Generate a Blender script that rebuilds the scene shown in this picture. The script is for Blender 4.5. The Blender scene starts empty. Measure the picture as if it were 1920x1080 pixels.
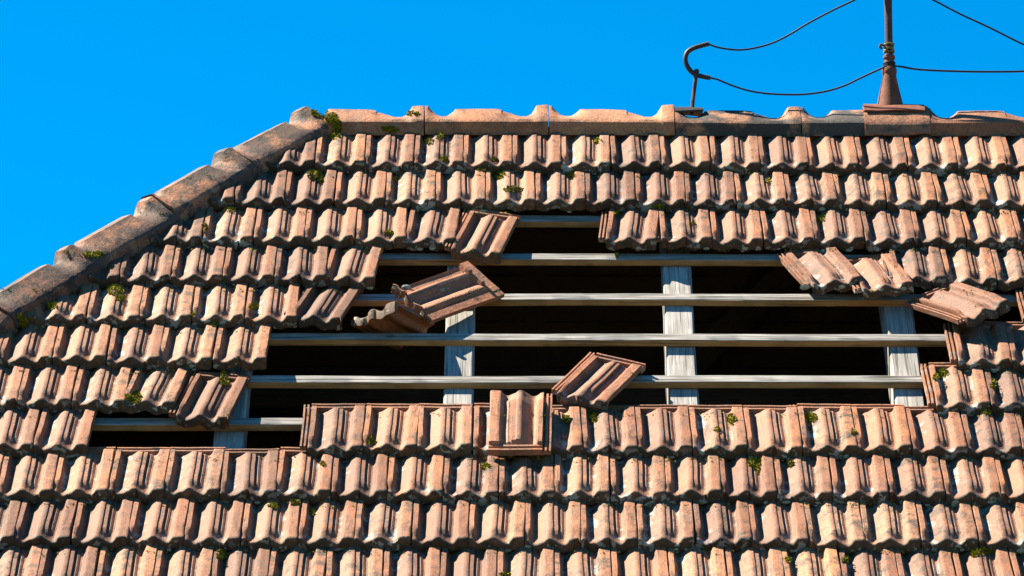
import bpy, bmesh, math, random
from mathutils import Vector, Matrix, noise as mnoise

random.seed(11)
SC = bpy.context.scene
COL = SC.collection
rad = math.radians

# ------------------------------------------------------------------ frame of the roof
PITCH = rad(45)                       # pitch of the front slope
ELEV = rad(15)                        # the camera looks up by this much
DIST = 18.57
FPX = 8741.0                          # focal length in photo pixels (1920 wide)
ROLL = 0.00308
O = Vector((0, 0, 6.4))               # point of the batten plane on the optical axis
UX = Vector((1, 0, 0))
UV = Vector((0, math.cos(PITCH), math.sin(PITCH)))     # up the slope
UN = Vector((0, -math.sin(PITCH), math.cos(PITCH)))    # out of the slope
VD = Vector((0, math.cos(ELEV), math.sin(ELEV)))
VU = Vector((0, -math.sin(ELEV), math.cos(ELEV)))
CAM = O - VD * DIST
CR = UX * math.cos(ROLL) + VU * math.sin(ROLL)
CU = VU * math.cos(ROLL) - UX * math.sin(ROLL)

# ------------------------------------------------------------------ camera
cd = bpy.data.cameras.new('camera')
cam = bpy.data.objects.new('camera', cd)
COL.objects.link(cam)
cd.sensor_width = 36.0
cd.lens = FPX / 1920 * 36
cd.clip_start = 0.5
cd.clip_end = 3000
cam.matrix_world = Matrix(((CR.x, CU.x, -VD.x, CAM.x), (CR.y, CU.y, -VD.y, CAM.y), (CR.z, CU.z, -VD.z, CAM.z), (0, 0, 0, 1)))
SC.camera = cam

# ------------------------------------------------------------------ sky and sun
SUN = Vector((-0.614, 0.155, 0.775)).normalized()
SUN_EL = math.asin(SUN.z)
SUN_RO = math.atan2(SUN.x, SUN.y)
w = bpy.data.worlds.new('World')
SC.world = w
w.use_nodes = True
nt = w.node_tree
nt.nodes.clear()
sky = nt.nodes.new('ShaderNodeTexSky')
sky.sky_type = 'NISHITA'
sky.sun_disc = False
sky.sun_elevation = SUN_EL
sky.sun_rotation = SUN_RO
sky.altitude = 1500
sky.air_density = 0.7
sky.dust_density = 0.1
sky.ozone_density = 1.5
hs = nt.nodes.new('ShaderNodeHueSaturation')
hs.inputs['Saturation'].default_value = 2.3
hs.inputs['Hue'].default_value = 0.4895
bg = nt.nodes.new('ShaderNodeBackground')
bg.inputs['Strength'].default_value = 0.060
wo = nt.nodes.new('ShaderNodeOutputWorld')
nt.links.new(sky.outputs[0], hs.inputs['Color'])
nt.links.new(hs.outputs[0], bg.inputs['Color'])
nt.links.new(bg.outputs[0], wo.inputs['Surface'])

sl = bpy.data.lights.new('sun', 'SUN')
sl.energy = 5.0
sl.angle = rad(0.5)
sl.color = (1.0, 0.89, 0.71)
so = bpy.data.objects.new('sun', sl)
COL.objects.link(so)
so.rotation_mode = 'QUATERNION'
so.rotation_quaternion = SUN.to_track_quat('Z', 'Y')
so.location = O + SUN * 30

SC.view_settings.view_transform = 'Standard'
SC.view_settings.look = 'None'
SC.view_settings.exposure = 2.1
SC.view_settings.gamma = 1.0
SC.render.resolution_x, SC.render.resolution_y = 1024, 576

# ------------------------------------------------------------------ helpers
def R(u, v, n=0.0):
    return O + UX * u + UV * v + UN * n

def unproj(x, y, n=0.0):
    """roof coordinates (u, v) of a photo pixel, at height n over the batten plane"""
    d = VD + CR * ((x - 960) / FPX) - CU * ((y - 540) / FPX)
    t = (UN.dot(O - CAM) + n) / UN.dot(d)
    p = CAM + d * t - O
    return p.dot(UX), p.dot(UV)

def unproj_y(x, y, wy):
    """world point of a photo pixel on the vertical plane world-y = wy"""
    d = VD + CR * ((x - 960) / FPX) - CU * ((y - 540) / FPX)
    return CAM + d * ((wy - CAM.y) / d.y)

def tag(o, label=None, cat=None, group=None, kind=None):
    if label: o['label'] = label
    if cat: o['category'] = cat
    if group: o['group'] = group
    if kind: o['kind'] = kind
    return o

def empty(name, loc=(0, 0, 0)):
    o = bpy.data.objects.new(name, None)
    o.empty_display_size = 0.1
    o.location = loc
    COL.objects.link(o)
    return o

def link(name, me, parent=None, mw=None):
    o = bpy.data.objects.new(name, me)
    COL.objects.link(o)
    if parent is not None:
        o.parent = parent
        if mw is not None:
            o.matrix_basis = Matrix.Translation(-parent.location) @ mw
        else:
            o.matrix_basis = Matrix.Translation(-parent.location)
    elif mw is not None:
        o.matrix_basis = mw
    return o

def mesh_from(name, verts, faces, mats, smooth=None, midx=None):
    me = bpy.data.meshes.new(name)
    me.from_pydata([tuple(v) for v in verts], [], faces)
    for m in mats: me.materials.append(m)
    if midx: me.polygons.foreach_set('material_index', midx)
    if smooth is not None:
        me.polygons.foreach_set('use_smooth', [True] * len(me.polygons))
        me.set_sharp_from_angle(angle=rad(smooth))
    me.update()
    return me

def sm(a, b, x):
    t = min(1, max(0, (x - a) / (b - a)))
    return t * t * (3 - 2 * t)

def interp(pts, x):
    if x <= pts[0][0]: return pts[0][1]
    for (x0, y0), (x1, y1) in zip(pts, pts[1:]):
        if x <= x1: return y0 + (y1 - y0) * (x - x0) / (x1 - x0)
    return pts[-1][1]

# ------------------------------------------------------------------ materials
class NT:
    def __init__(self, name):
        self.m = bpy.data.materials.new(name)
        self.m.use_nodes = True
        self.t = self.m.node_tree
        self.t.nodes.clear()
        self.out = self.n('ShaderNodeOutputMaterial')
        self.b = self.n('ShaderNodeBsdfPrincipled')
        self.l(self.b.outputs[0], self.out.inputs[0])
    def n(self, t, **k):
        nd = self.t.nodes.new(t)
        for a, v in k.items():
            if hasattr(nd, a): setattr(nd, a, v)
            else: nd.inputs[a].default_value = v
        return nd
    def l(self, a, b): self.t.links.new(a, b)
    def val(self, v):
        nd = self.n('ShaderNodeValue'); nd.outputs[0].default_value = v; return nd.outputs[0]
    def math(self, op, a, b=None, clamp=False):
        nd = self.n('ShaderNodeMath', operation=op); nd.use_clamp = clamp
        for i, x in enumerate((a, b)):
            if x is None: continue
            if isinstance(x, (int, float)): nd.inputs[i].default_value = x
            else: self.l(x, nd.inputs[i])
        return nd.outputs[0]
    def noise(self, vec, scale, detail=4, rough=0.6, dist=0.0):
        nd = self.n('ShaderNodeTexNoise')
        nd.inputs['Scale'].default_value = scale
        nd.inputs['Detail'].default_value = detail
        nd.inputs['Roughness'].default_value = rough
        nd.inputs['Distortion'].default_value = dist
        self.l(vec, nd.inputs['Vector'])
        return nd.outputs[0]
    def map(self, vec, scale=(1, 1, 1)):
        nd = self.n('ShaderNodeMapping'); nd.inputs['Scale'].default_value = scale
        self.l(vec, nd.inputs['Vector']); return nd.outputs[0]
    def rng(self, x, a, b, c=0.0, d=1.0):
        nd = self.n('ShaderNodeMapRange'); nd.clamp = True
        nd.inputs[1].default_value = a; nd.inputs[2].default_value = b
        nd.inputs[3].default_value = c; nd.inputs[4].default_value = d
        self.l(x, nd.inputs[0]); return nd.outputs[0]
    def mix(self, fac, a, b, mode='MIX'):
        nd = self.n('ShaderNodeMix', data_type='RGBA', blend_type=mode)
        for i, x in ((0, fac), (6, a), (7, b)):
            if isinstance(x, (int, float)): nd.inputs[i].default_value = x
            elif isinstance(x, tuple): nd.inputs[i].default_value = (*x, 1)
            else: self.l(x, nd.inputs[i])
        return nd.outputs[2]
    def ramp(self, x, stops):
        nd = self.n('ShaderNodeValToRGB')
        e = nd.color_ramp.elements
        while len(e) < len(stops): e.new(0.5)
        for i, (p, c) in enumerate(stops):
            e[i].position = p; e[i].color = (*c, 1)
        self.l(x, nd.inputs[0]); return nd.outputs[0]
    def bump(self, h, strength=0.4, dist=0.004):
        nd = self.n('ShaderNodeBump'); nd.inputs['Strength'].default_value = strength
        nd.inputs['Distance'].default_value = dist
        self.l(h, nd.inputs['Height']); self.l(nd.outputs[0], self.b.inputs['Normal'])

TL = 0.395            # tile length
def terracotta(name, cols, dark=0.5, pale=0.5, lip=True, soot=0.0):
    k = NT(name)
    tc = k.n('ShaderNodeTexCoord')
    oi = k.n('ShaderNodeObjectInfo')
    rnd = oi.outputs['Random']
    off = k.n('ShaderNodeCombineXYZ')
    k.l(k.math('MULTIPLY', rnd, 37.0), off.inputs[0]); k.l(k.math('MULTIPLY', rnd, 91.0), off.inputs[1]); k.l(k.math('MULTIPLY', rnd, 17.0), off.inputs[2])
    va = k.n('ShaderNodeVectorMath', operation='ADD')
    k.l(tc.outputs['Object'], va.inputs[0]); k.l(off.outputs[0], va.inputs[1])
    vec = va.outputs[0]
    sep = k.n('ShaderNodeSeparateXYZ'); k.l(tc.outputs['Object'], sep.inputs[0])
    base = k.ramp(rnd, [(i / (len(cols) - 1), c) for i, c in enumerate(cols)])
    rnd2 = k.math('FRACT', k.math('MULTIPLY', rnd, 13.7))
    rnd3 = k.math('FRACT', k.math('MULTIPLY', rnd, 57.3))
    # broad mottling
    n1 = k.noise(vec, 11, 5, 0.62)
    c = k.mix(k.rng(n1, 0.42, 0.72, 0, 0.75), base, (0.150, 0.050, 0.021))
    # greyish run-off streaks down the tile
    n2 = k.noise(k.map(vec, (75, 7, 75)), 1.0, 4, 0.65)
    stre = k.math('MULTIPLY', k.rng(n2, 0.46, 0.64), k.rng(k.noise(vec, 6, 3), 0.38, 0.6, 0.1, 0.85))
    c = k.mix(k.math('MULTIPLY', stre, 0.9), c, (0.155, 0.098, 0.078))
    n2b = k.noise(k.map(vec, (170, 10, 170)), 1.0, 3, 0.6)
    c = k.mix(k.math('MULTIPLY', k.rng(n2b, 0.53, 0.63), k.rng(k.noise(vec, 8, 3), 0.40, 0.58, 0.12, 0.85)), c, (0.05, 0.028, 0.020))
    if lip:
        midm = k.math('MULTIPLY', k.rng(sep.outputs[0], 0.030, 0.045), k.rng(sep.outputs[0], 0.166, 0.156))
        nm = k.noise(k.map(vec, (60, 14, 60)), 1.0, 5, 0.7)
        nm2 = k.noise(vec, 13, 3, 0.6)
        wm = k.math('MULTIPLY', k.rng(nm, 0.36, 0.62, 0.15, 1.0), k.rng(nm2, 0.36, 0.62, 0.2, 0.95))
        c = k.mix(k.math('MULTIPLY', midm, wm), c, (0.128, 0.074, 0.057))
    # soft dark weathering, each tile by a different amount
    n3 = k.noise(vec, 17, 6, 0.7, 0.4)
    dk = k.math('MULTIPLY', k.rng(n3, 0.48, 0.64), k.rng(rnd2, 0.1, 1.0, 0.12 * dark, 1.1 * dark), clamp=True)
    c = k.mix(dk, c, (0.042, 0.027, 0.020))
    # fine grit
    n4 = k.noise(vec, 190, 3, 0.7)
    c = k.mix(k.rng(n4, 0.53, 0.70, 0, 0.75), c, (0.075, 0.036, 0.022))
    c = k.mix(k.rng(n4, 0.46, 0.30, 0, 0.55), c, (0.38, 0.19, 0.098))
    if lip:
        # grime on the nose of the tile, deepened to paint in its shade
        nose = k.rng(sep.outputs[1], -TL + 0.016, -TL + 0.006)
        ng = k.noise(vec, 26, 4, 0.6)
        c = k.mix(k.math('MULTIPLY', nose, k.rng(ng, 0.3, 0.55, 0.5, 1.0)), c, (0.046, 0.028, 0.015))
        # pale patches in the pans
        low = k.rng(sep.outputs[2], 0.020, 0.008)
        pb = k.math('MULTIPLY', k.rng(k.noise(vec, 19, 5, 0.62), 0.555, 0.59), low)
        pb = k.math('MULTIPLY', pb, k.rng(rnd3, 0.25, 0.5))
        c = k.mix(k.math('MULTIPLY', pb, 0.75 * pale), c, (0.31, 0.30, 0.285))
        # lichen discs on the nose
        nose2 = k.rng(sep.outputs[1], -TL + 0.012, -TL + 0.002)
        li = k.math('MULTIPLY', k.rng(k.noise(vec, 34, 2, 0.5), 0.64, 0.66), nose2)
        c = k.mix(k.math('MULTIPLY', li, 0.8), c, (0.251, 0.258, 0.205))
    else:
        pb = k.rng(k.noise(vec, 15, 5, 0.6), 0.6, 0.68)
        c = k.mix(k.math('MULTIPLY', pb, 0.5 * pale), c, (0.304, 0.281, 0.236))
    # pin-point lichen anywhere
    pv = k.n('ShaderNodeTexVoronoi'); pv.inputs['Scale'].default_value = 38
    k.l(vec, pv.inputs['Vector'])
    dots = k.math('MULTIPLY', k.rng(pv.outputs['Distance'], 0.16, 0.10), k.rng(k.noise(vec, 9, 2), 0.56, 0.6))
    c = k.mix(k.math('MULTIPLY', dots, 0.8), c, (0.06, 0.05, 0.04))
    if soot:
        ns = k.noise(vec, 5.5, 4, 0.6)
        c = k.mix(k.math('MULTIPLY', k.rng(ns, 0.46, 0.54), soot), c, (0.030, 0.028, 0.027))
    # firing tone: no two tiles came out of the kiln alike
    rnd4 = k.math('FRACT', k.math('MULTIPLY', rnd, 131.9))
    tone = k.ramp(rnd4, [(0.0, (0.62, 0.60, 0.60)), (0.25, (0.88, 0.86, 0.86)), (0.6, (1.02, 1.0, 0.97)), (0.85, (1.12, 1.16, 1.16)), (1.0, (1.2, 1.3, 1.32))])
    c = k.mix(1.0, c, tone, 'MULTIPLY')
    k.l(c, k.b.inputs['Base Color'])
    k.b.inputs['Roughness'].default_value = 0.72
    k.b.inputs['Specular IOR Level'].default_value = 0.35
    h = k.math('ADD', k.math('MULTIPLY', k.noise(vec, 60, 5, 0.65), 0.7), k.math('MULTIPLY', n4, 0.3))
    k.bump(h, 0.9, 0.005)
    return k.m

M = {}
M['tile'] = terracotta('terracotta_tile', [(0.280, 0.095, 0.035), (0.219, 0.085, 0.042), (0.317, 0.117, 0.046), (0.169, 0.058, 0.026), (0.299, 0.124, 0.058), (0.243, 0.079, 0.034), (0.337, 0.131, 0.051), (0.201, 0.077, 0.038)], dark=1.25, pale=0.9)
M['loose'] = terracotta('terracotta_clean', [(0.336, 0.113, 0.048), (0.314, 0.116, 0.057)], dark=0.6, pale=0.4)
M['ridge'] = terracotta('terracotta_ridge', [(0.410, 0.172, 0.078), (0.367, 0.142, 0.063), (0.421, 0.185, 0.090)], dark=0.7, pale=0.5, lip=False)
M['ridge_soot'] = terracotta('terracotta_ridge_sooty', [(0.34, 0.155, 0.08), (0.33, 0.15, 0.075)], dark=0.8, pale=0.3, lip=False, soot=0.95)
M['hip'] = terracotta('terracotta_hip', [(0.297, 0.115, 0.051), (0.330, 0.125, 0.057), (0.264, 0.105, 0.051)], dark=1.7, pale=0.9, lip=False, soot=0.72)

def wood(name, axis, cols, cracks=0.8):
    k = NT(name)
    tc = k.n('ShaderNodeTexCoord'); oi = k.n('ShaderNodeObjectInfo')
    off = k.n('ShaderNodeCombineXYZ')
    for i in range(3): k.l(k.math('MULTIPLY', oi.outputs['Random'], 31.0 + 7 * i), off.inputs[i])
    va = k.n('ShaderNodeVectorMath', operation='ADD')
    k.l(tc.outputs['Object'], va.inputs[0]); k.l(off.outputs[0], va.inputs[1])
    vec = va.outputs[0]
    s = [1, 1, 1]; s[axis] = 0.045
    n1 = k.noise(k.map(vec, tuple(s)), 60, 5, 0.65, 0.6)
    n2 = k.noise(vec, 7, 4, 0.6)
    c = k.mix(k.rng(n1, 0.3, 0.7), cols[0], cols[1])
    c = k.mix(k.rng(n2, 0.42, 0.68, 0, 0.65), c, cols[2])
    s2 = [1, 1, 1]; s2[axis] = 0.02
    n3 = k.noise(k.map(vec, tuple(s2)), 130, 2, 0.5)
    cr = k.rng(n3, 0.56, 0.66, 0, cracks)
    c = k.mix(cr, c, (0.03, 0.024, 0.02))
    kn = k.n('ShaderNodeTexVoronoi'); kn.inputs['Scale'].default_value = 3.2
    s3 = [1.6, 1.6, 1.6]; s3[axis] = 1.0
    k.l(k.map(vec, tuple(s3)), kn.inputs['Vector'])
    c = k.mix(k.rng(kn.outputs['Distance'], 0.10, 0.05, 0, 0.7), c, (0.08, 0.05, 0.03))
    k.l(c, k.b.inputs['Base Color'])
    k.b.inputs['Roughness'].default_value = 0.85
    k.b.inputs['Specular IOR Level'].default_value = 0.2
    k.bump(k.math('SUBTRACT', n1, cr), 0.5, 0.003)
    return k.m

M['batten_top'] = wood('wood_batten_weathered', 0, [(0.105, 0.100, 0.095), (0.36, 0.345, 0.33), (0.15, 0.14, 0.13)], 0.9)
M['batten_side'] = wood('wood_batten_side', 0, [(0.30, 0.155, 0.055), (0.40, 0.225, 0.09), (0.15, 0.078, 0.034)], 0.5)  # brown unweathered wood, its orange raised to paint in warm ground bounce
M['rafter'] = wood('wood_rafter', 0, [(0.135, 0.128, 0.12), (0.38, 0.37, 0.35), (0.17, 0.16, 0.148)], 0.6)
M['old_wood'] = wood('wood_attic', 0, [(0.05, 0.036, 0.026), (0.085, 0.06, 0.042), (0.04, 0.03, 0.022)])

def simple(name, col, col2, scale, rough=0.8, metal=0.0, bump=0.3, dist=0.004):
    k = NT(name)
    tc = k.n('ShaderNodeTexCoord')
    n1 = k.noise(tc.outputs['Object'], scale, 6, 0.65)
    n2 = k.noise(tc.outputs['Object'], scale * 6, 3, 0.6)
    f = k.rng(k.math('ADD', k.math('MULTIPLY', n1, 0.7), k.math('MULTIPLY', n2, 0.3)), 0.36, 0.64)
    k.l(k.mix(f, col, col2), k.b.inputs['Base Color'])
    k.b.inputs['Roughness'].default_value = rough
    k.b.inputs['Metallic'].default_value = metal
    k.b.inputs['Specular IOR Level'].default_value = 0.3
    k.bump(n2, bump, dist)
    return k.m

M['rust'] = simple('rusty_iron', (0.087, 0.024, 0.014), (0.163, 0.057, 0.032), 22, 0.8)
M['dark_rust'] = simple('dark_rusty_iron', (0.045, 0.022, 0.018), (0.084, 0.034, 0.023), 30, 0.8)
M['iron'] = simple('black_iron', (0.012, 0.011, 0.012), (0.035, 0.026, 0.022), 30, 0.55, 0.0, 0.2)
M['cable'] = simple('black_cable', (0.010, 0.009, 0.011), (0.02, 0.018, 0.018), 30, 0.6)
M['lead'] = simple('lead_sheet', (0.075, 0.078, 0.082), (0.114, 0.114, 0.114), 9, 0.65, 0.0, 0.3)
M['wire_tie'] = simple('wire_tie', (0.099, 0.068, 0.023), (0.228, 0.167, 0.061), 60, 0.6)
M['plaster'] = simple('plaster', (0.418, 0.365, 0.289), (0.486, 0.441, 0.365), 3, 0.9)
M['ground'] = simple('ground_grass', (0.055, 0.065, 0.02), (0.076, 0.072, 0.027), 0.8, 0.95)
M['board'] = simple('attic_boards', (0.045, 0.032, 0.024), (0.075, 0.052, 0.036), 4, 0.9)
def moss_mat(name, a, b, c):
    k = NT(name)
    tc = k.n('ShaderNodeTexCoord')
    n1 = k.noise(tc.outputs['Object'], 55, 3, 0.6)
    n2 = k.noise(tc.outputs['Object'], 9, 2, 0.6)
    col = k.mix(k.rng(n1, 0.35, 0.65), a, b)
    col = k.mix(k.rng(n2, 0.5, 0.65, 0, 0.8), col, c)
    k.l(col, k.b.inputs['Base Color'])
    k.b.inputs['Roughness'].default_value = 0.9
    k.b.inputs['Specular IOR Level'].default_value = 0.15
    return k.m
M['moss'] = moss_mat('moss_green', (0.13, 0.125, 0.009), (0.32, 0.27, 0.014), (0.05, 0.055, 0.008))
M['lichen'] = moss_mat('lichen_grey', (0.20, 0.21, 0.17), (0.31, 0.32, 0.26), (0.14, 0.165, 0.11))

# ------------------------------------------------------------------ the interlocking tile
P = 0.205            # cover width
G = 0.31676          # batten gauge
TILT = 0.14          # lie of a tile against the batten plane
BASE = 0.0155        # height of its pan over the batten
THK = 0.011
BODY = [(0, 26), (.012, 31), (.092, 31), (.104, 27), (.125, 12), (.15, 3.5), (.175, 1), (.21, 3), (.27, 11), (.34, 21), (.395, 29),
        (.41, 31.5), (.488, 33), (.497, 32), (.503, 28.2), (.583, 27.5), (.591, 18.5), (.635, 18), (.645, 19.5), (.682, 15), (.695, 12.5), (.73, 12.5),
        (.76, 18), (.788, 27), (.800, 31.5), (.81, 33), (.982, 33), (.994, 31), (1.0, 26)]
LIP = [(0, 17), (.015, 19), (.07, 16), (.105, 8), (.14, 2.5), (.18, 1), (.25, 6), (.33, 15), (.395, 24), (.43, 26.5), (.47, 25), (.53, 17),
       (.60, 8), (.655, 3.5), (.69, 3), (.73, 7), (.765, 16), (.79, 23.5), (.815, 26), (.975, 26.5), (1.0, 22)]
LIPB = [(0, -22), (.08, -27), (.15, -32), (.22, -32), (.33, -24), (.43, -16), (.53, -24), (.62, -32), (.70, -32), (.77, -26), (.85, -24), (.93, -27), (1.0, -22)]
XS = sorted(set([p[0] for p in BODY] + [.03, .06, .24, .305, .37, .45, .54, .61, .665, .71, .775, .86, .91, .95]))
SS = [0.0, .0085, .010, .0235, .025, .035, .037, .043, .048, .053, .058, .062, .10, .16, .22, .28, .31, .325, .338, .350, .362, .372, .381, .386, .390, .3932, .395]

def tile_top(xf, s):
    b = interp(BODY, xf)
    # heads of the rolls: flat lock strip, then the rolls rise
    if s < .0005 or s > .0495:
        pass
    if s <= .0085: head = 22
    elif s <= .0235: head = 8
    elif s <= .035: head = 21
    else: head = 7
    if s <= .0361: z = head
    else:
        band = max(sm(.77, .81, xf), 1 - sm(.085, .11, xf))
        rise = sm(.036, .0375, s) if band > .5 else sm(.042, .060, s)
        z = min(7, b) + (b - min(7, b)) * rise
    # grooves fade out before the nose, the profile turns into a soft wave
    wv = sm(TL - .085, TL - .03, s)
    z = z + (interp(LIP, xf) - z) * wv
    # rounded nose
    d = s - (TL - .012)
    if d > 0: z -= 8 * (1 - math.sqrt(max(0, 1 - min(1, d / .012) ** 2)))
    return z / 1000

def tile_bottom(xf, s):
    if s > TL - .024:
        t = sm(TL - .024, TL - .010, s)
        zl = interp(LIPB, xf) / 1000
        zb = (interp(LIP, xf)) / 1000 - THK
        return zb + (zl - zb) * t
    b = interp(LIP, xf) * .75 + interp(BODY, xf) * .25
    if s < .045: b = 6
    return b / 1000 - THK

def build_tile(seed, mat, full_side=True):
    rs = random.Random(seed)
    o = Vector((rs.uniform(0, 50), rs.uniform(0, 50), rs.uniform(0, 50)))
    def wob(x, y, z):
        q = Vector((x, y, z))
        d = mnoise.noise_vector(q * 14 + o) * 0.0016 + mnoise.noise_vector(q * 5 + o) * 0.0022
        e = Vector(d)
        return q + e
    verts, faces = [], []
    nx, ns = len(XS), len(SS)
    chips = [(rs.uniform(0, 1), rs.uniform(.015, .05), rs.uniform(.002, .010) * (2.2 if rs.random() < .2 else 1)) for _ in range(4)]
    def ylip(xf, s):
        y = -s
        if s > TL - .02:
            for cx, cw, ch in chips:
                y += ch * math.exp(-((xf - cx) / cw) ** 2) * (s - TL + .02) / .02
            y -= 0.0022 * math.sin(xf * 9 + seed)
        return y
    for j, s in enumerate(SS):
        for i, xf in enumerate(XS):
            verts.append(wob(xf * P * .992 + .0008, ylip(xf, s), tile_top(xf, s)))
    nb = len(verts)
    for j, s in enumerate(SS):
        for i, xf in enumerate(XS):
            zb = tile_bottom(xf, s)
            zb = min(zb, tile_top(xf, s) - .004)
            verts.append(wob(xf * P * .992 + .0008, ylip(xf, s) + (.004 if j == ns - 1 else 0), zb))
    for j in range(ns - 1):
        for i in range(nx - 1):
            a = j * nx + i
            faces.append((a, a + nx, a + nx + 1, a + 1))
            a += nb
            faces.append((a, a + 1, a + nx + 1, a + nx))
    for i in range(nx - 1):
        faces.append((i, i + 1, nb + i + 1, nb + i))
        a = (ns - 1) * nx + i
        faces.append((a + 1, a, nb + a, nb + a + 1))
    for j in range(ns - 1):
        a = j * nx
        faces.append((a + nx, a, nb + a, nb + a + nx))
        a = j * nx + nx - 1
        faces.append((a, a + nx, nb + a + nx, nb + a))
    # side lock: two thin ribs on a flange at the left
    prof = [(-.030, -2), (-.030, 17), (-.0235, 17.5), (-.0225, 6), (-.0165, 6), (-.0155, 18), (-.0085, 18), (-.0075, 5), (.004, 5), (.004, -3)]
    ys = [-.001, -.05, -.12, -.2, -.28, -TL + .018]
    b0 = len(verts); npf = len(prof)
    for y in ys:
        for (px, pz) in prof: verts.append(wob(px, y, pz / 1000))
    for j in range(len(ys) - 1):
        for i in range(npf):
            a = b0 + j * npf + i; b = b0 + j * npf + (i + 1) % npf
            faces.append((a, b, b + npf, a + npf))
    faces.append(tuple(b0 + i for i in reversed(range(npf))))
    faces.append(tuple(b0 + (len(ys) - 1) * npf + i for i in range(npf)))
    # nib that hooks over the batten
    for x0, x1 in ((.05, .075), (.13, .155)):
        b1 = len(verts)
        for (x, y, z) in ((x0, -.036, -.003), (x1, -.036, -.003), (x1, -.058, -.003), (x0, -.058, -.003), (x0 + .003, -.042, -.024), (x1 - .003, -.042, -.024), (x1 - .003, -.057, -.024), (x0 + .003, -.057, -.024)):
            verts.append(Vector((x, y, z)))
        faces += [tuple(b1 + q for q in f) for f in ((0, 4, 5, 1), (1, 5, 6, 2), (2, 6, 7, 3), (3, 7, 4, 0), (7, 6, 5, 4))]
    return mesh_from('roof_tile', verts, faces, [mat], smooth=38)

TILES = [build_tile(s, M['tile']) for s in range(9)]
LOOSE = [build_tile(40 + s, M['loose']) for s in range(3)]

def tile_matrix(u, v, n=0.0, ang=0.0, tilt=TILT, rollx=0.0, c=(P / 2, -TL / 2)):
    """tile whose undisturbed left/head corner is at (u, v); turned about its middle; ang > 0 is clockwise seen from outside"""
    B = Matrix(((UX.x, UV.x, UN.x), (UX.y, UV.y, UN.y), (UX.z, UV.z, UN.z))).to_4x4()
    pivot = Matrix.Translation((c[0], c[1], 0))
    pinv = Matrix.Translation((-c[0], -c[1], 0))
    rot = Matrix.Rotation(-ang, 4, 'Z') @ Matrix.Rotation(rollx, 4, 'Y') @ Matrix.Rotation(-tilt, 4, 'X')
    loc = R(u, v, n)
    return Matrix.Translation(loc) @ B @ pivot @ rot @ pinv

# ------------------------------------------------------------------ setting: ground
gv, gf = [], []
N = 24
for j in range(N + 1):
    for i in range(N + 1):
        x = (i / N * 2 - 1); y = (j / N * 2 - 1)
        x = 900 * x * abs(x) ** 1.5; y = 900 * y * abs(y) ** 1.5
        gv.append((x, y, 0.05 * mnoise.noise(Vector((x * .2, y * .2, 0)))))
for j in range(N):
    for i in range(N):
        a = j * (N + 1) + i
        gf.append((a, a + 1, a + N + 2, a + N + 1))
tag(link('ground', mesh_from('ground', gv, gf, [M['ground']], smooth=60)), 'dry grass ground below the house', kind='structure')

# ------------------------------------------------------------------ the house
def vb(k): return -0.24823 - (k - 5.5) * G          # lower front edge of the batten of course k
VR = 1.34                                            # where the two slopes meet
house = empty('house', (0, 4.0, 0))
tag(house, 'old house with a broken terracotta tiled hip roof and bare battens', 'house')
RIDGE = R(0, VR, 0)

# hip line in roof coordinates
hx0 = unproj(577, 228, 0.06); hx1 = unproj(63, 554, 0.06)
HS = (hx1[1] - hx0[1]) / (hx1[0] - hx0[0])
H0 = (hx0[0] + (VR - hx0[1]) / HS, VR)
def hip_u(v): return H0[0] + (v - VR) / HS

# course phases: u of one seam (right edge of a band) in every course
PH = {1: -0.8182, 2: -0.9294, 3: -1.2452, 4: -1.5578, 5: -1.6621, 6: -1.9701, 7: -1.8733, 8: -0.5551, 9: -1.6857, 10: -1.7951}
PH[11] = PH[9] - .003; PH[12] = PH[10] + .002; PH[13] = PH[11] + .004; PH[14] = PH[12]; PH[15] = PH[13]; PH[16] = PH[14]
# missing pieces: for each course the gap between seams, in photo pixels
ROWY = {3: 425, 4: 500, 5: 572, 6: 648, 7: 728, 8: 810}
GAPS = {3: (850, 1150), 4: (695, 1690), 5: (645, 1880), 6: (490, 1765), 7: (315, 1745), 8: (150, 585)}

def cut_mesh(me, mw, co, no):
    bm = bmesh.new(); bm.from_mesh(me)
    inv = mw.inverted()
    lco = inv @ co; lno = (mw.to_3x3().transposed() @ no).normalized()
    r = bmesh.ops.bisect_plane(bm, geom=bm.verts[:] + bm.edges[:] + bm.faces[:], plane_co=lco, plane_no=lno, clear_outer=True)
    if not bm.verts:
        bm.free(); return None
    ed = [e for e in r['geom_cut'] if isinstance(e, bmesh.types.BMEdge)]
    try: bmesh.ops.holes_fill(bm, edges=ed, sides=0)
    except Exception: pass
    out = bpy.data.meshes.new('roof_tile_cut')
    bm.to_mesh(out); bm.free()
    for m in me.materials: out.materials.append(m)
    return out

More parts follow.
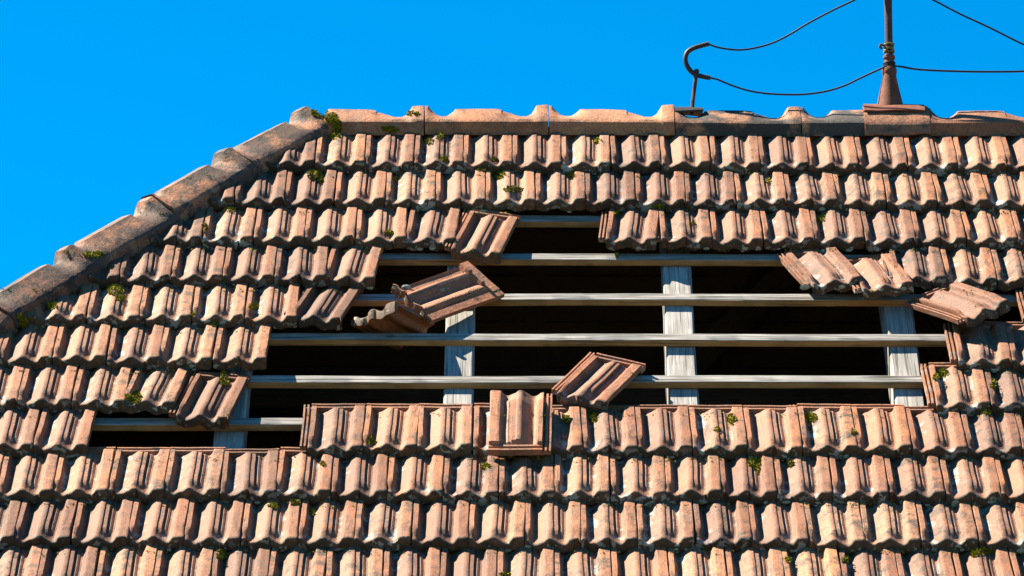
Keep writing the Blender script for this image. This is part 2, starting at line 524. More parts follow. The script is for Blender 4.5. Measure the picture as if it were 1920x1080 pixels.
HIPDIR = (R(hip_u(0), 0) - R(H0[0], VR)).normalized()      # down the hip
HIPNO = HIPDIR.cross(Vector((0, 0, 1))).normalized()
if HIPNO.x > 0: HIPNO = -HIPNO                              # points to the cut-away side
rows = {}
far = []
rt = random.Random(5)
for k in range(1, 17):
    vh = vb(k) + .11
    vlip = vh - TL
    i0 = int(math.floor((-3.6 - PH[k]) / P)); i1 = int(math.ceil((3.9 - PH[k]) / P))
    for i in range(i0, i1):
        u0 = PH[k] + i * P                                 # left edge
        uc = u0 + P / 2
        hl = hip_u(vlip)
        if u0 + P < hl + .02: continue
        jx, jv, ja = rt.gauss(0, .0014), rt.gauss(0, .0032), rt.gauss(0, .009)
        jn = abs(rt.gauss(0, .0012)); jt = TILT + rt.gauss(0, .006)
        if k in GAPS:
            s = FPX / (DIST + (vb(k) - .2) * .866)
            px = 960 + uc * s
            if GAPS[k][0] < px < GAPS[k][1]: continue
            if px < GAPS[k][0] and 960 + (uc + P) * s > GAPS[k][0]:      # last tile before the hole has shifted a little
                ja = {3: .055, 4: .075, 5: .20, 6: .02, 7: .10, 8: .02}[k]
                jv = {3: -.012, 4: -.006, 5: -.012, 6: -.004, 7: -.018, 8: -.004}[k]
                jx = {5: .012, 7: .004}.get(k, .004)
                jt = TILT + {5: .02, 7: .03}.get(k, .0)
            if k == 3 and px > GAPS[k][1] and 960 + (uc - P) * s < GAPS[k][1]:
                ja = .06; jx = -.006; jt = TILT + .015; jv = -.01
        mw = tile_matrix(u0 + jx, vh + jv, BASE + TILT * (TL / 2 - .085) + jn, ja, jt)
        me = TILES[rt.randrange(len(TILES))]
        # is any of it in the picture?
        sc_ = FPX / (DIST + (vlip + .15) * .866)
        py = 540 - sc_ * (.5 * (vlip + .2) + .04)
        px = 960 + uc * sc_
        if not (-150 < px < 2070 and py < 1190):
            far.append((me, mw)); continue
        if u0 < hip_u(vlip) + .30:
            co = R(H0[0], VR) + Vector((1, 0, 0)) * .085
            m2 = cut_mesh(me, mw, co, HIPNO)
            if m2 is None or not len(m2.polygons): continue
            me = m2
        o = link('roof_tile', me, house, mw)

# tiles outside the picture, one mass
bm = bmesh.new()
for me, mw in far:
    t = bmesh.new(); t.from_mesh(me)
    bmesh.ops.bisect_plane(t, geom=t.verts[:] + t.edges[:] + t.faces[:], plane_co=mw.inverted() @ R(H0[0], VR), plane_no=(mw.to_3x3().transposed() @ HIPNO).normalized(), clear_outer=True)
    if len(t.verts):
        t.transform(mw)
        tm = bpy.data.meshes.new('t'); t.to_mesh(tm); bm.from_mesh(tm); bpy.data.meshes.remove(tm)
    t.free()
fm = bpy.data.meshes.new('roof_tile_rest'); bm.to_mesh(fm); bm.free(); fm.materials.append(M['tile'])
tag(link('roof_tile_rest', fm, house), kind='stuff')

# ------------------------------------------------------------------ battens and rafters
def bar(name, a, b, w, h, up, mats, seed, bow=0.004, seg=24, parent=None):
    """beam from a to b: w across, h deep below the line; first material on the faces looking along up"""
    rs = random.Random(seed)
    ax = (b - a).normalized(); L = (b - a).length
    up = (up - ax * up.dot(ax)).normalized(); sd = ax.cross(up)
    off = Vector((rs.uniform(0, 99), rs.uniform(0, 99), 0))
    # local axes: x along, y side, z up
    B = Matrix(((ax.x, sd.x, up.x), (ax.y, sd.y, up.y), (ax.z, sd.z, up.z))).to_4x4()
    mw = Matrix.Translation(a) @ B
    bev = min(w, h) * .07
    ring = [(-w / 2 + bev, 0), (w / 2 - bev, 0), (w / 2, -bev), (w / 2, -h + bev), (w / 2 - bev, -h), (-w / 2 + bev, -h), (-w / 2, -h + bev), (-w / 2, -bev)]
    V, F, MI = [], [], []
    for j in range(seg + 1):
        x = L * j / seg
        q = Vector((x * .8, 0, 0)) + off
        dy, dz = mnoise.noise(q) * bow, mnoise.noise(q + Vector((0, 40, 0))) * bow * .6
        for i, (y, z) in enumerate(ring):
            e = mnoise.noise(Vector((x * 9, i * 5, 3)) + off) * .0012 + mnoise.noise(Vector((x * 40, i * 7, 9)) + off) * .0009
            V.append((x, y + dy + e, z + dz + e))
    n = 8
    for j in range(seg):
        for i in range(n):
            a0 = j * n + i; b0 = j * n + (i + 1) % n
            F.append((a0, b0, b0 + n, a0 + n))
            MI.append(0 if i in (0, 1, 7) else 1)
    F.append(tuple(range(n))); F.append(tuple(seg * n + i for i in reversed(range(n)))); MI += [1, 1]
    me = mesh_from(name, V, F, mats, smooth=35, midx=MI)
    return link(name, me, parent, mw)

for k in range(1, 17):
    v = vb(k) + .025
    ul = hip_u(v) + .06
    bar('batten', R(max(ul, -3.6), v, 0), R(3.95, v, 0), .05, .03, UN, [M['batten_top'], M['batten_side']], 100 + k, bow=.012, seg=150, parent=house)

for x, y in ((1277, 640), (853, 680), (1697, 680), (413, 825), (1277 + 425, 300)):
    pass
ru = [unproj(1277, 640, -.03)[0]]
for i in range(-4, 5): 
    if i: ru.append(ru[0] + i * .868)
for j, u in enumerate(ru):
    if u > 3.95 or u < -3.4: continue
    vt = min(VR - .03, VR + (u - H0[0]) * HS - .10) if u < H0[0] else VR - .03
    if vt < -3.6: continue
    bar('rafter', R(u, -4.1, -.0305), R(u, vt, -.0305), .115, .15, UN, [M['rafter'], M['rafter']], 200 + j, bow=.01, seg=20, parent=house)

# ------------------------------------------------------------------ ridge and hip tiles
RL = .525
CROWN = [(0, .096), (.02, .094), (.045, .080), (.09, .058), (.14, .050), (.18, .053), (.225, .070), (.25, .080), (.62, .080), (.625, .074), (.69, .064), (.77, .050), (.82, .050), (.86, .062), (.89, .086), (.905, .097), (.99, .100), (1.0, .096)]
CROWN_HIP = [(0, .094), (.03, .088), (.055, .074), (.09, .069), (.12, .073), (.145, .083), (.70, .083), (.708, .074), (.77, .062), (.83, .059), (.87, .068), (.90, .090), (.915, .101), (.985, .104), (1.0, .100)]
def build_ridge(seed, mat, x0=0.0, hip=False):
    CR_ = CROWN_HIP if hip else CROWN
    fa, fb, fc, fd = (.12, .145, .70, .71) if hip else (.235, .25, .60, .63)
    rs = random.Random(seed)
    o = Vector((rs.uniform(0, 50), rs.uniform(0, 50), rs.uniform(0, 50)))
    xs = sorted(set([c[0] for c in CR_] + [.32, .40, .48, .55, .95]))
    xs = [x for x in xs if x >= x0]
    V, F = [], []
    def sect(c, xf):
        flat = max(sm(fa, fb, xf) * (1 - sm(fc, fd, xf)), sm(.88, .905, xf), 1 - sm(.03, .06, xf))        # raised angular crown in the middle
        col = max(1 - sm(.02, .06, xf), sm(.89, .91, xf))
        g = .004 * col
        cw = .030 * flat + .018 * (1 - flat)
        top = [(-.110 - g, -.060), (-.113 - g, -.053), (-.123 - g, -.006), (-.116 - g, .008 + g), (-.088, .028 + .3 * (c - .07) + g), (-.062, .048 + .55 * (c - .07) + g),
               (-cw - .012, c - .012 + .004 * (1 - flat)), (-cw, c - .0005), (0, c + .003 * (1 - flat))]
        return top + [(-y, z) for (y, z) in reversed(top[:-1])]
    sec = [sect(interp(CR_, x), x) for x in xs]
    m = len(sec[0])
    for x, s in zip(xs, sec):
        for (y, z) in s:
            q = Vector((x * RL * .992, y, z))
            V.append(q + Vector(mnoise.noise_vector(q * 12 + o)) * .002 + Vector(mnoise.noise_vector(q * 4 + o)) * .002)
    nb = len(V)
    for x, s in zip(xs, sec):
        for (y, z) in s:
            V.append(Vector((x * RL * .992, y * .88, z - .014 if abs(y) < .109 else z + .001)))
    for j in range(len(xs) - 1):
        for i in range(m - 1):
            a = j * m + i
            F.append((a, a + m, a + m + 1, a + 1)[::-1])
            a += nb
            F.append((a, a + m, a + m + 1, a + 1))
        a = j * m
        F.append((a, a + m, nb + a + m, nb + a)); a += m - 1
        F.append((a + m, a, nb + a, nb + a + m))
    for i in range(m - 1):
        F.append((i, i + 1, nb + i + 1, nb + i))
        a = (len(xs) - 1) * m + i
        F.append((a + 1, a, nb + a, nb + a + 1))
    if x0: V = [Vector(((v.x - x0 * RL) / (1 - x0), v.y, v.z)) for v in V]
    return mesh_from('ridge_tile', V, F, [mat], smooth=32)

RT = [build_ridge(s, M['ridge']) for s in range(3)]
RTS = [build_ridge(9, M['ridge_soot'])]
HT = [build_ridge(20 + s, M['hip'], hip=True) for s in range(3)]
rj = random.Random(3)
# joints of the ridge in the photo: 795, 1030, 1265, 1500, 1740
us = [unproj(x, 225, .07)[0] for x in (797, 1030, 1266, 1503, 1741)]
first = unproj(610, 225, .07)[0]
starts = [first] + us + [us[-1] + .53 * q for q in range(1, 6)]
for i, u in enumerate(starts):
    L = (starts[i + 1] - u) if i + 1 < len(starts) else .53
    soot = i in (3, 4)
    me = RTS[0] if soot else RT[i % 3]
    if i == 5: me = RT[1]
    if i == 0: me = build_ridge(31, M['ridge'], .225)
    p = Vector((u, RIDGE.y, RIDGE.z + rj.gauss(0, .002)))
    mw = Matrix.Translation(p) @ Matrix.Rotation(rj.gauss(0, .006) + (-.02 if i == 6 else 0), 4, 'Y') @ Matrix.Rotation(rj.gauss(0, .02), 4, 'X') @ Matrix.Scale(L / RL, 4, (1, 0, 0))
    link('ridge_tile', me, house, mw)
n1 = UN; n2 = Vector((0, 1, 0)).cross(HIPDIR).normalized()
if n2.z < 0: n2 = -n2
hup = (n1 + n2).normalized(); hx = -HIPDIR; hup = (hup - hx * hup.dot(hx)).normalized(); hy = hup.cross(hx)
HB = Matrix(((hx.x, hy.x, hup.x), (hx.y, hy.y, hup.y), (hx.z, hy.z, hup.z))).to_4x4()
top = R(H0[0], VR, 0)
step = None
for i in range(7):
    jx = (577, 437, 287, 140)
    p = top + HIPDIR * (.025 + (i + 1) * .512) 
    mw = Matrix.Translation(p + hup * (.052 if i else .040)) @ HB @ Matrix.Rotation(rj.gauss(0, .012) + (.03 if i else .055), 4, 'Y') @ Matrix.Rotation(rj.gauss(0, .02), 4, 'X') @ Matrix.Rotation(rj.gauss(0, .01), 4, 'Z')
    link('hip_tile', HT[i % 3], house, mw)

# ------------------------------------------------------------------ inside and the rest of the house
def sheet(name, pts, thick, nrm, mat, parent=house):
    nrm = Vector(nrm).normalized()
    V = [Vector(p) for p in pts] + [Vector(p) - nrm * thick for p in pts]
    n = len(pts)
    F = [tuple(range(n)), tuple(reversed(range(n, 2 * n)))] + [(i, n + i, n + (i + 1) % n, (i + 1) % n) for i in range(n)]
    return link(name, mesh_from(name, V, F, [mat]), parent)

EV = -3.75                                   # eaves
eave = R(0, EV); yr = RIDGE.y; half = yr - eave.y
hl = R(hip_u(EV), EV)
XR = 4.0
back = lambda x, v: Vector((x, 2 * yr - R(0, v).y, R(0, v).z))
bn = Vector((0, math.sin(PITCH), math.cos(PITCH)))
# boarded back slope
nbd = 22
for i in range(nbd):
    v0 = EV + (VR - EV) * i / nbd; v1 = EV + (VR - EV) * (i + 1) / nbd - .012
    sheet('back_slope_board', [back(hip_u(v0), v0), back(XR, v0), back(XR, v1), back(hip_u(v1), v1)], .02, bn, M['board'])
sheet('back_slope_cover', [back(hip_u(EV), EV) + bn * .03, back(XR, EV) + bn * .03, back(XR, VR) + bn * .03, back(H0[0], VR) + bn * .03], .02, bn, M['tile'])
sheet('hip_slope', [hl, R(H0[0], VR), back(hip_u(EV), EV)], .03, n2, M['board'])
for j, u in enumerate(ru):
    if -1.0 < u < 3.95:
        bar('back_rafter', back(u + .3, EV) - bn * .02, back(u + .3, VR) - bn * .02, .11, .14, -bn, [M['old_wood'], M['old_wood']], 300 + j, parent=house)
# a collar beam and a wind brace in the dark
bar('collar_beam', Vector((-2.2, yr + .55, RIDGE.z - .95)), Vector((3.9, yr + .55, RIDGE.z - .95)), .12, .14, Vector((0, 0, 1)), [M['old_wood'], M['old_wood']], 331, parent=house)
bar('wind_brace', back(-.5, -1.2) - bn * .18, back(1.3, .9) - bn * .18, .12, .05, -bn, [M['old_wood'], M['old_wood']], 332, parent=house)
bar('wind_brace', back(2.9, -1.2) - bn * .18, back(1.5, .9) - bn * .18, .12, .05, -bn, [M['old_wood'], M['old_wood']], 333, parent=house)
zf = eave.z + .25
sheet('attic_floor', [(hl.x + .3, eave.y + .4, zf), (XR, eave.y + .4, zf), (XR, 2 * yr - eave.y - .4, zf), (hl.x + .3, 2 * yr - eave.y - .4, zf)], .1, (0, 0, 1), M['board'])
wy0, wy1 = eave.y + .45, 2 * yr - eave.y - .45
wx0, wx1 = hl.x + .45, XR - .02
zt = eave.z + .28
def wall(pts, nrm): sheet('wall', pts, .3, nrm, M['plaster'])
# front wall with two windows and a door
def window(cx, z0, w_, h_):
    f = []
    V, F = [], []
    def bx(x0, x1, z0_, z1_, y0, y1):
        b = len(V)
        for (x, y, z) in ((x0, y0, z0_), (x1, y0, z0_), (x1, y1, z0_), (x0, y1, z0_), (x0, y0, z1_), (x1, y0, z1_), (x1, y1, z1_), (x0, y1, z1_)): V.append((x, y, z))
        for q in ((0, 3, 2, 1), (4, 5, 6, 7), (0, 1, 5, 4), (1, 2, 6, 5), (2, 3, 7, 6), (3, 0, 4, 7)): F.append(tuple(b + i for i in q))
    y = wy0
    bx(cx - w_ / 2, cx - w_ / 2 + .07, z0, z0 + h_, y - .03, y + .05); bx(cx + w_ / 2 - .07, cx + w_ / 2, z0, z0 + h_, y - .03, y + .05)
    bx(cx - w_ / 2 + .07, cx + w_ / 2 - .07, z0, z0 + .07, y - .03, y + .05); bx(cx - w_ / 2 + .07, cx + w_ / 2 - .07, z0 + h_ - .07, z0 + h_, y - .03, y + .05)
    bx(cx - .03, cx + .03, z0 + .07, z0 + h_ - .07, y - .025, y + .05)
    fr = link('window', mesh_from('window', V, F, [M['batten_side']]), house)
    V.clear(); F.clear()
    bx(cx - w_ / 2 + .07, cx + w_ / 2 - .07, z0 + .07, z0 + h_ - .07, y - .008, y + .04)
    pn = link('pane', mesh_from('pane', list(V), list(F), [M['iron']]), fr)
    pn.matrix_basis = Matrix()
wall([(wx0, wy0, 0), (wx1, wy0, 0), (wx1, wy0, zt), (wx0, wy0, zt)], (0, -1, 0))
wall([(wx1, wy1, 0), (wx0, wy1, 0), (wx0, wy1, zt), (wx1, wy1, zt)], (0, 1, 0))
wall([(wx0, wy1 - .3, 0), (wx0, wy0 + .3, 0), (wx0, wy0 + .3, zt), (wx0, wy1 - .3, zt)], (-1, 0, 0))
wall([(wx1, wy0 + .3, 0), (wx1, wy1 - .3, 0), (wx1, wy1 - .3, zt), (wx1, yr, RIDGE.z - .12), (wx1, wy0 + .3, zt)], (1, 0, 0))
for cx in (-2.2, 0.2, 2.4): window(cx, .95, 1.0, 1.3)

# ------------------------------------------------------------------ loose tiles
# (name-part, pixel of the middle, height over battens, turn clockwise, lengthwise tilt, crosswise tilt, upside down, mesh, label)
def loose(px, py, n, ang, tilt, roll, label, me, flip=False, name='loose_tile'):
    u, v = unproj(px, py, n)
    B = Matrix(((UX.x, UV.x, UN.x), (UX.y, UV.y, UN.y), (UX.z, UV.z, UN.z))).to_4x4()
    rot = Matrix.Rotation(-rad(ang), 4, 'Z') @ Matrix.Rotation(rad(roll), 4, 'Y') @ Matrix.Rotation(-rad(tilt), 4, 'X')
    if flip: rot = rot @ Matrix.Rotation(math.pi, 4, 'Y')
    mw = Matrix.Translation(R(u, v, n)) @ B @ rot @ Matrix.Translation((-P / 2 + .012, TL / 2, -.012))
    o = link(name, me, None, mw)
    tag(o, label, 'roof tile', 'loose and slipped roof tiles')
    return o

loose(1123, 711, .050, 24, 6, 0, 'loose terracotta tile lying askew on the lowest long bare batten', LOOSE[0])
loose(838, 550, .060, 50, 3, 12, 'tile lying upside down with its hollow channels up on the bare battens', LOOSE[1], flip=True)
loose(974, 791, .100, 181, 3, 1, 'tile turned head down lying on the course below the hole', LOOSE[2])
loose(1795, 567, .090, -31, 16, -4, 'slipped tile turned sideways at the right rim of the hole', TILES[1])
loose(1538, 501, .058, -14, 10, 0, 'tilted tile at the left end of the row right of the hole', TILES[2])
loose(1637, 512, .052, -11, 12, -2, 'slipped tile hanging between the tilted tile and the sound row', TILES[4])
loose(906, 437, .048, 12, 5, 2, 'slipped tile leaning over the top left corner of the hole', TILES[3])
loose(394, 744, .045, 9, 6, 1, 'slipped tile hanging over the narrow lower left gap in the roof', TILES[5])
# broken half tile wedged on edge
bm = bmesh.new(); bm.from_mesh(TILES[0])
bmesh.ops.bisect_plane(bm, geom=bm.verts[:] + bm.edges[:] + bm.faces[:], plane_co=(P / 2, -.12, 0), plane_no=(.25, 1, .1), clear_outer=True)
bmesh.ops.holes_fill(bm, edges=bm.edges[:], sides=0)
hm = bpy.data.meshes.new('broken_tile'); bm.to_mesh(hm); bm.free(); hm.materials.append(M['tile'])
u, v = unproj(735, 606, .035)
lx = Vector((.80, -.60, .13)).normalized()               # along the nose, towards the near corner
ly = Vector((.60, .80, -.17))                            # from the nose towards the head
lz = lx.cross(ly).normalized(); ly = lz.cross(lx)
B = Matrix(((lx.x, ly.x, lz.x), (lx.y, ly.y, lz.y), (lx.z, ly.z, lz.z))).to_4x4()
o = link('broken_tile', hm, None, Matrix.Translation(R(u, v, .035)) @ B @ Matrix.Translation((-P / 2, TL - .11, 0)))
tag(o, 'broken half tile wedged below the upside down tile with lichened nose', 'roof tile')

# ------------------------------------------------------------------ mast, bracket and wires on the ridge
def lathe(name, prof, seg, mat, base, parent, jit=0.0):
    V, F = [], []
    for (r, z) in prof:
        for i in range(seg):
            a = 2 * math.pi * i / seg
            rr = r * (1 + jit * mnoise.noise(Vector((math.cos(a) * 2, math.sin(a) * 2, z * 14))))
            V.append(Vector((rr * math.cos(a), rr * math.sin(a), z)))
    for j in range(len(prof) - 1):
        for i in range(seg):
            a = j * seg + i; b = j * seg + (i + 1) % seg
            F.append((a, b, b + seg, a + seg))
    F.append(tuple(reversed(range(seg)))); F.append(tuple((len(prof) - 1) * seg + i for i in range(seg)))
    return link(name, mesh_from(name, V, F, [mat], smooth=40), parent, Matrix.Translation(base))

def tube(name, pts, r, mat, parent=None, seg=8, sub=6, tip=None):
    # Catmull-Rom through pts
    P_ = [pts[0] * 2 - pts[1]] + list(pts) + [pts[-1] * 2 - pts[-2]]
    C = []
    for i in range(1, len(P_) - 2):
        p0, p1, p2, p3 = P_[i - 1:i + 3]
        for q in range(sub):
            t = q / sub
            C.append(.5 * ((2 * p1) + (p2 - p0) * t + (2 * p0 - 5 * p1 + 4 * p2 - p3) * t * t + (3 * p1 - p0 - 3 * p2 + p3) * t ** 3))
    C.append(pts[-1])
    V, F = [], []
    ref = Vector((0, 1, .02)).normalized()
    for i, c in enumerate(C):
        d = (C[min(i + 1, len(C) - 1)] - C[max(i - 1, 0)]).normalized()
        s = d.cross(ref)
        if s.length < .1: s = d.cross(Vector((1, 0, 0)))
        s.normalize(); t = s.cross(d)
        for k in range(seg):
            a = 2 * math.pi * k / seg
            V.append(c + s * (r * math.cos(a)) + t * (r * math.sin(a)))
    for j in range(len(C) - 1):
        for i in range(seg):
            a = j * seg + i; b = j * seg + (i + 1) % seg
            F.append((a, b, b + seg, a + seg))
    F.append(tuple(reversed(range(seg)))); F.append(tuple((len(C) - 1) * seg + i for i in range(seg)))
    base = C[0]
    if parent is None:
        return link(name, mesh_from(name, [v - base for v in V], F, [mat], smooth=45), None, Matrix.Translation(base))
    return link(name, mesh_from(name, V, F, [mat], smooth=45), parent)

def W(x, y, dy=0.0): return unproj_y(x, y, RIDGE.y + dy)

mb = W(1669, 207)
mast = empty('roof_mast', mb)
tag(mast, 'rusty cone footed mast standing on the ridge with wires tied on', 'mast')
pz = lambda y: (W(1669, y) - mb).z
lathe('cone', [(.068, -.03), (.062, 0), (.055, pz(195)), (.042, pz(170)), (.030, pz(145)), (.028, pz(139))], 28, M['rust'], mb, mast, .03)
lathe('collar', [(.029, pz(140)), (.031, pz(137)), (.031, pz(130)), (.026, pz(127)), (.022, pz(123)), (.021, pz(112)), (.026, pz(110)), (.026, pz(106)), (.019, pz(103))], 20, M['rust'], mb, mast, .04)
lathe('pole', [(.0165, pz(110)), (.0165, pz(20)), (.0172, pz(0)), (.0165, pz(-40)), (.0165, pz(-90)), (.010, pz(-94))], 14, M['dark_rust'], mb, mast, .05)
# twisted wire tie on the pole
rs = random.Random(4)
V0 = []
for i in range(40):
    a = i * .9
    V0.append(mb + Vector((.021 * math.cos(a) + rs.uniform(-.004, .004), .021 * math.sin(a), pz(90) + .018 * math.sin(i * .37) + rs.uniform(-.004, .004))))
tube('wire_tie', V0, .0035, M['wire_tie'], mast, 6, 3)
tube('wire_tie', [mb + Vector((-.018, -.012, pz(88))), mb + Vector((-.034, -.016, pz(86))), mb + Vector((-.04, -.016, pz(90))), mb + Vector((-.03, -.018, pz(94)))], .005, M['dark_rust'], mast, 6, 4)
V0 = [mb + Vector((.0235 * math.cos(i * .8), .0235 * math.sin(i * .8), pz(126) + .0012 * i)) for i in range(20)]
tube('wire_tie', V0, .004, M['cable'], mast, 6, 3)
# saddle plate and lead flashing over the ridge tile
def saddle(name, x0, x1, prof, th, mat, parent, wave=0.0, seed=1):
    rs = random.Random(seed); V, F = [], []
    n = 14; m = len(prof)
    for lay in (0, 1):
        for j in range(n + 1):
            x = x0 + (x1 - x0) * j / n
            for i, (y, z) in enumerate(prof):
                f = i / (m - 1)
                e = wave * mnoise.noise(Vector((x * 9 + seed, y * 9, 0))) * (1 if i in (0, m - 1) else .4)
                V.append(Vector((x, y * (1 - .04 * lay), z + e - th * lay)))
    nb = (n + 1) * m
    for j in range(n):
        for i in range(m - 1):
            a = j * m + i
            F.append((a + 1, a + m + 1, a + m, a)); F.append((nb + a, nb + a + m, nb + a + m + 1, nb + a + 1))
        a = j * m; F.append((a, a + m, nb + a + m, nb + a)); a += m - 1; F.append((a + m, a, nb + a, nb + a + m))
    for i in range(m - 1):
        F.append((i, i + 1, nb + i + 1, nb + i)); a = n * m + i; F.append((a + 1, a, nb + a, nb + a + 1))
    return link(name, mesh_from(name, V, F, [mat], smooth=30), parent, Matrix.Translation(RIDGE))
xa, xb = W(1618, 215).x, W(1731, 215).x
saddle('saddle_plate', xa, xb, [(-.092, .064), (-.060, .096), (-.03, .109), (.03, .109), (.06, .096), (.092, .064)], .006, M['rust'], mast, .006, 3)
xa, xb = W(1617, 235).x, W(1739, 235).x
saddle('flashing', xa, xb, [(-.137, -.055), (-.133, -.012), (-.118, .018), (-.085, .052), (-.045, .094), (0, .097), (.045, .094), (.085, .052), (.118, .018), (.135, -.05)], .004, M['ridge'], mast, .014, 7)

# hooked bracket
bb = W(1297, 207)
br = empty('wire_bracket', bb)
tag(br, 'black hooked iron bracket on a thin rod standing on the ridge', 'bracket')
tube('rod', [W(1297, 214), W(1299, 190), W(1304, 150), W(1306, 134)], .0085, M['dark_rust'], br, 8, 4)
lathe('rod_head', [(.006, -.006), (.011, -.004), (.012, .004), (.007, .010)], 10, M['iron'], W(1306, 134), br)
tube('hook', [W(1332, 146), W(1322, 144.5), W(1308, 141), W(1297, 135), W(1288, 123), W(1285, 110), W(1289, 98), W(1299, 91), W(1314, 86), W(1329, 82)], .0105, M['iron'], br, 10, 6)
saddle('strap', W(1264, 205).x, W(1318, 205).x, [(-.070, .070), (-.048, .086), (-.015, .097), (.02, .096), (.05, .086)], .008, M['iron'], br, .010, 5)

def wire(pts, label, r=.0042):
    o = tube('wire', pts, r, M['cable'], None, 6, 8)
    tag(o, label, 'wire', 'wires on the ridge')
wire([W(1331, 146), W(1345, 149), W(1372, 160), W(1400, 169), W(1430, 174.5), W(1465, 177), W(1505, 177), W(1545, 172), W(1580, 162), W(1610, 148), W(1640, 134), W(1662, 124, -.024)], 'lower black wire sagging from the hooked bracket to the mast collar')
wire([W(1329, 83), W(1345, 88.5), W(1365, 92), W(1390, 93.5), W(1420, 89), W(1450, 80), W(1480, 65), W(1515, 44), W(1560, 20), W(1600, 1), W(1640, -20), W(1668, -36, -.017)], 'upper black wire rising from the hooked bracket to the mast top')
wire([W(1678, 124, -.024), W(1690, 125), W(1712, 129), W(1740, 131.5), W(1790, 133.5), W(1850, 134.5), W(1925, 133.5), W(2050, 128), W(2250, 110)], 'black wire running level from the mast collar out to the right', .0045)
wire([W(1672, -37, -.017), W(1710, -20), W(1752, 1), W(1800, 26), W(1860, 54), W(1925, 86), W(2050, 140), W(2250, 200)], 'black wire slanting down to the right from the mast top')

# ------------------------------------------------------------------ moss
bpy.context.view_layer.update()
dg = bpy.context.evaluated_depsgraph_get()
def hit(x, y):
    d = (VD + CR * ((x - 960) / FPX) - CU * ((y - 540) / FPX)).normalized()
    ok, loc, nrm, idx, ob, _ = SC.ray_cast(dg, CAM, d)
    if ok and nrm.dot(d) > 0: nrm = -nrm
    return (loc, nrm) if ok and (loc - CAM).length < 25 else (None, None)

MOSS = [(600, 212, 16, 7), (622, 222, 12, 10), (632, 240, 9, 16), (628, 256, 9, 6), (590, 328, 14, 9), (602, 338, 7, 6), (735, 243, 12, 5), (722, 241, 6, 5), (773, 214, 12, 4), (805, 266, 9, 6), (826, 257, 8, 6),
        (905, 318, 9, 4), (935, 328, 13, 8), (963, 356, 18, 5), (832, 299, 7, 5), (928, 300, 6, 4), (730, 437, 9, 4), (741, 336, 6, 4), (1120, 264, 8, 6), (1072, 328, 8, 8), (1235, 387, 11, 4), (1156, 399, 5, 5),
        (384, 428, 5, 7), (476, 575, 9, 6), (215, 545, 14, 9), (226, 560, 8, 6), (255, 746, 12, 11), (420, 714, 9, 10), (418, 700, 6, 5), (175, 478, 20, 5), (98, 573, 10, 6), (45, 604, 10, 10), (35, 592, 5, 5),
        (1415, 868, 13, 9), (1420, 880, 6, 8), (1521, 784, 11, 9), (1768, 700, 12, 7), (1756, 708, 6, 6), (1850, 774, 8, 4), (1372, 787, 8, 10), (1062, 788, 8, 8), (1112, 784, 9, 9), (1483, 870, 6, 7),
        (515, 948, 11, 5), (552, 943, 10, 4), (586, 962, 6, 6), (415, 1040, 9, 9), (1842, 1034, 20, 5), (1828, 1040, 8, 5), (1540, 411, 7, 6), (1440, 340, 5, 4), (1297, 420, 5, 4), (1862, 720, 5, 10),
        (698, 830, 8, 4), (695, 820, 5, 3), (910, 875, 9, 6), (948, 1078, 9, 6), (1585, 1050, 6, 7), (605, 870, 4, 4), (1600, 810, 5, 5), (430, 394, 10, 4), (360, 590, 5, 4), (240, 745, 8, 5), (400, 610, 6, 3), (1478, 1050, 6, 6), (1345, 806, 4, 5), (1157, 480, 3, 3)]
mr = random.Random(8)
def tuft(V, F, c, nrm, size, n, droop=.5):
    for _ in range(n):
        d = Vector((mr.gauss(0, 1), mr.gauss(0, 1), mr.gauss(0, 1))).normalized()
        d = (d + nrm * .8).normalized()
        s = d.cross(Vector((mr.gauss(0, 1), mr.gauss(0, 1), mr.gauss(0, 1)))).normalized()
        L = size * mr.uniform(.6, 1.4); wd = L * mr.uniform(.25, .45)
        b = len(V)
        V += [c - s * wd * .5, c + s * wd * .5, c + d * L * .6 + s * wd * .6, c + d * L, c + d * L * .6 - s * wd * .6]
        F.append((b, b + 1, b + 2, b + 3, b + 4))
V, F = [], []
def sprinkle(x, y, rx, ry, dens, size, lift=.004):
    n = int(dens * max(6, rx * ry * .55))
    for _ in range(n):
        a = mr.uniform(0, 2 * math.pi); q = math.sqrt(mr.random())
        loc, nrm = hit(x + rx * q * math.cos(a), y + ry * q * math.sin(a))
        if loc is None: continue
        tuft(V, F, loc + nrm * lift * mr.uniform(0, 2.2) * (1.2 - q), nrm, size * mr.uniform(.7, 1.3), 5)
for (x, y, rx, ry) in MOSS: sprinkle(x, y, rx * 1.05, ry * 1.1, 2.3, .0066, .0045)
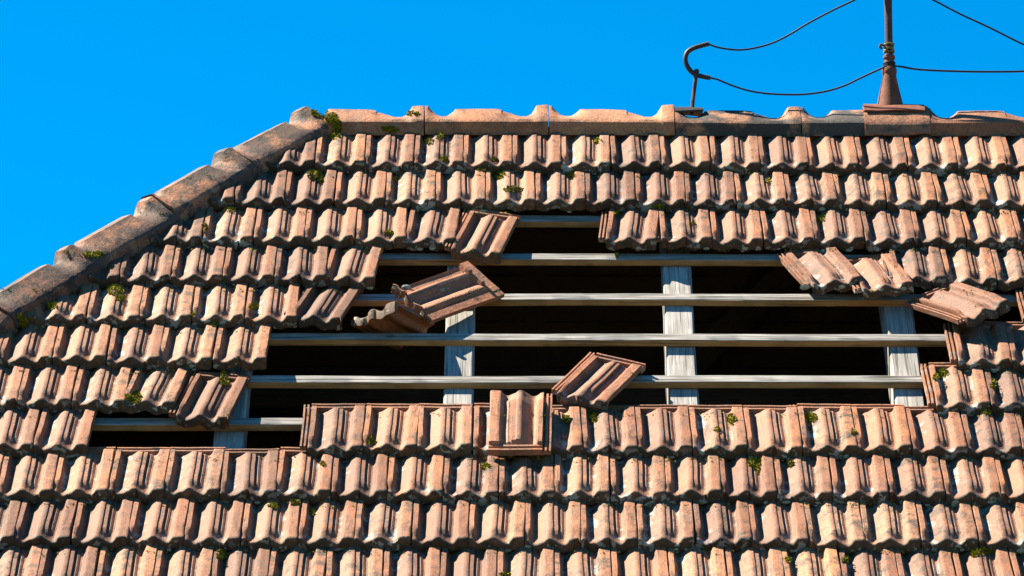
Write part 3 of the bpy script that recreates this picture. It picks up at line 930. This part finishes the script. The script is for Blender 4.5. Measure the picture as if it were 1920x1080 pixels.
# threads of moss in the joints and under the noses
for _ in range(1100):
    x = mr.uniform(0, 1920); k = mr.randrange(1, 12)
    vlip = vb(k) + .11 - TL
    s = FPX / (DIST + vlip * .866)
    y = 540 - s * (.5 * vlip + .03) + mr.uniform(2, 9)
    loc, nrm = hit(x, y)
    if loc is None or (loc - O).dot(UN) < .008: continue
    for q in range(mr.randrange(2, 5)):
        tuft(V, F, loc + Vector((mr.gauss(0, .007), 0, mr.gauss(0, .003))), UN, .0055, 4)
for _ in range(260):
    k = mr.randrange(1, 12); i = mr.randrange(-3, 22)
    u = PH[k] + i * P + mr.gauss(0, .002)
    v = vb(k) - .02 - mr.random() * .22
    if u < hip_u(v) + .1: continue
    s = FPX / (DIST + v * .866)
    loc, nrm = hit(960 + u * s, 540 - s * (.5 * v + .866 * .06))
    if loc is None or (loc - O).dot(UN) < .03: continue
    for q in range(mr.randrange(1, 4)):
        tuft(V, F, loc + UV * mr.gauss(0, .006), UN, .0034, 4)
moss = link('moss', mesh_from('moss', V, F, [M['moss']]))
tag(moss, 'yellow green moss tufts growing in the joints of the roof tiles', 'moss', kind='stuff')

# lichen crusts on the noses
V, F = [], []
for _ in range(800):
    x = mr.uniform(0, 1920); k = mr.choice([2, 3, 3, 4, 4, 5, 5, 6, 6, 7, 8, 8, 8, 9, 9, 9, 10, 10])
    vlip = vb(k) + .11 - TL
    s = FPX / (DIST + vlip * .866)
    y = 540 - s * (.5 * vlip + .866 * .036) + mr.uniform(-1, 7)
    loc, nrm = hit(x, y)
    if loc is None or nrm.dot(UV) > -.45 or (loc - O).dot(UN) < .012: continue
    if (loc - O).x < hip_u((loc - O).dot(UV)) + .2: continue
    r = mr.uniform(.005, .012) * mr.choice([.7, 1, 1, 1.3])
    s1 = nrm.orthogonal().normalized(); s2 = nrm.cross(s1)
    b = len(V); m = 9
    ex = mr.uniform(.6, 1.0)
    for ring, (rr, hh) in enumerate(((1, -.001), (.8, .0022), (.4, .003))):
        for i in range(m):
            a = 2 * math.pi * i / m
            q = rr * r * (1 + .35 * mnoise.noise(Vector((math.cos(a) * 1.3, math.sin(a) * 1.3, b * .1))))
            V.append(loc + UX * q * math.cos(a) * 1.25 + (nrm.cross(UX)).normalized() * q * math.sin(a) * ex + nrm * hh)
    for g in range(2):
        for i in range(m):
            a0 = b + g * m + i; b0 = b + g * m + (i + 1) % m
            F.append((a0, b0, b0 + m, a0 + m))
    F.append(tuple(b + 2 * m + i for i in range(m)))
lic = link('lichen', mesh_from('lichen', V, F, [M['lichen']], smooth=60))
tag(lic, 'pale grey lichen crusts on the noses of the roof tiles', 'lichen', kind='stuff')
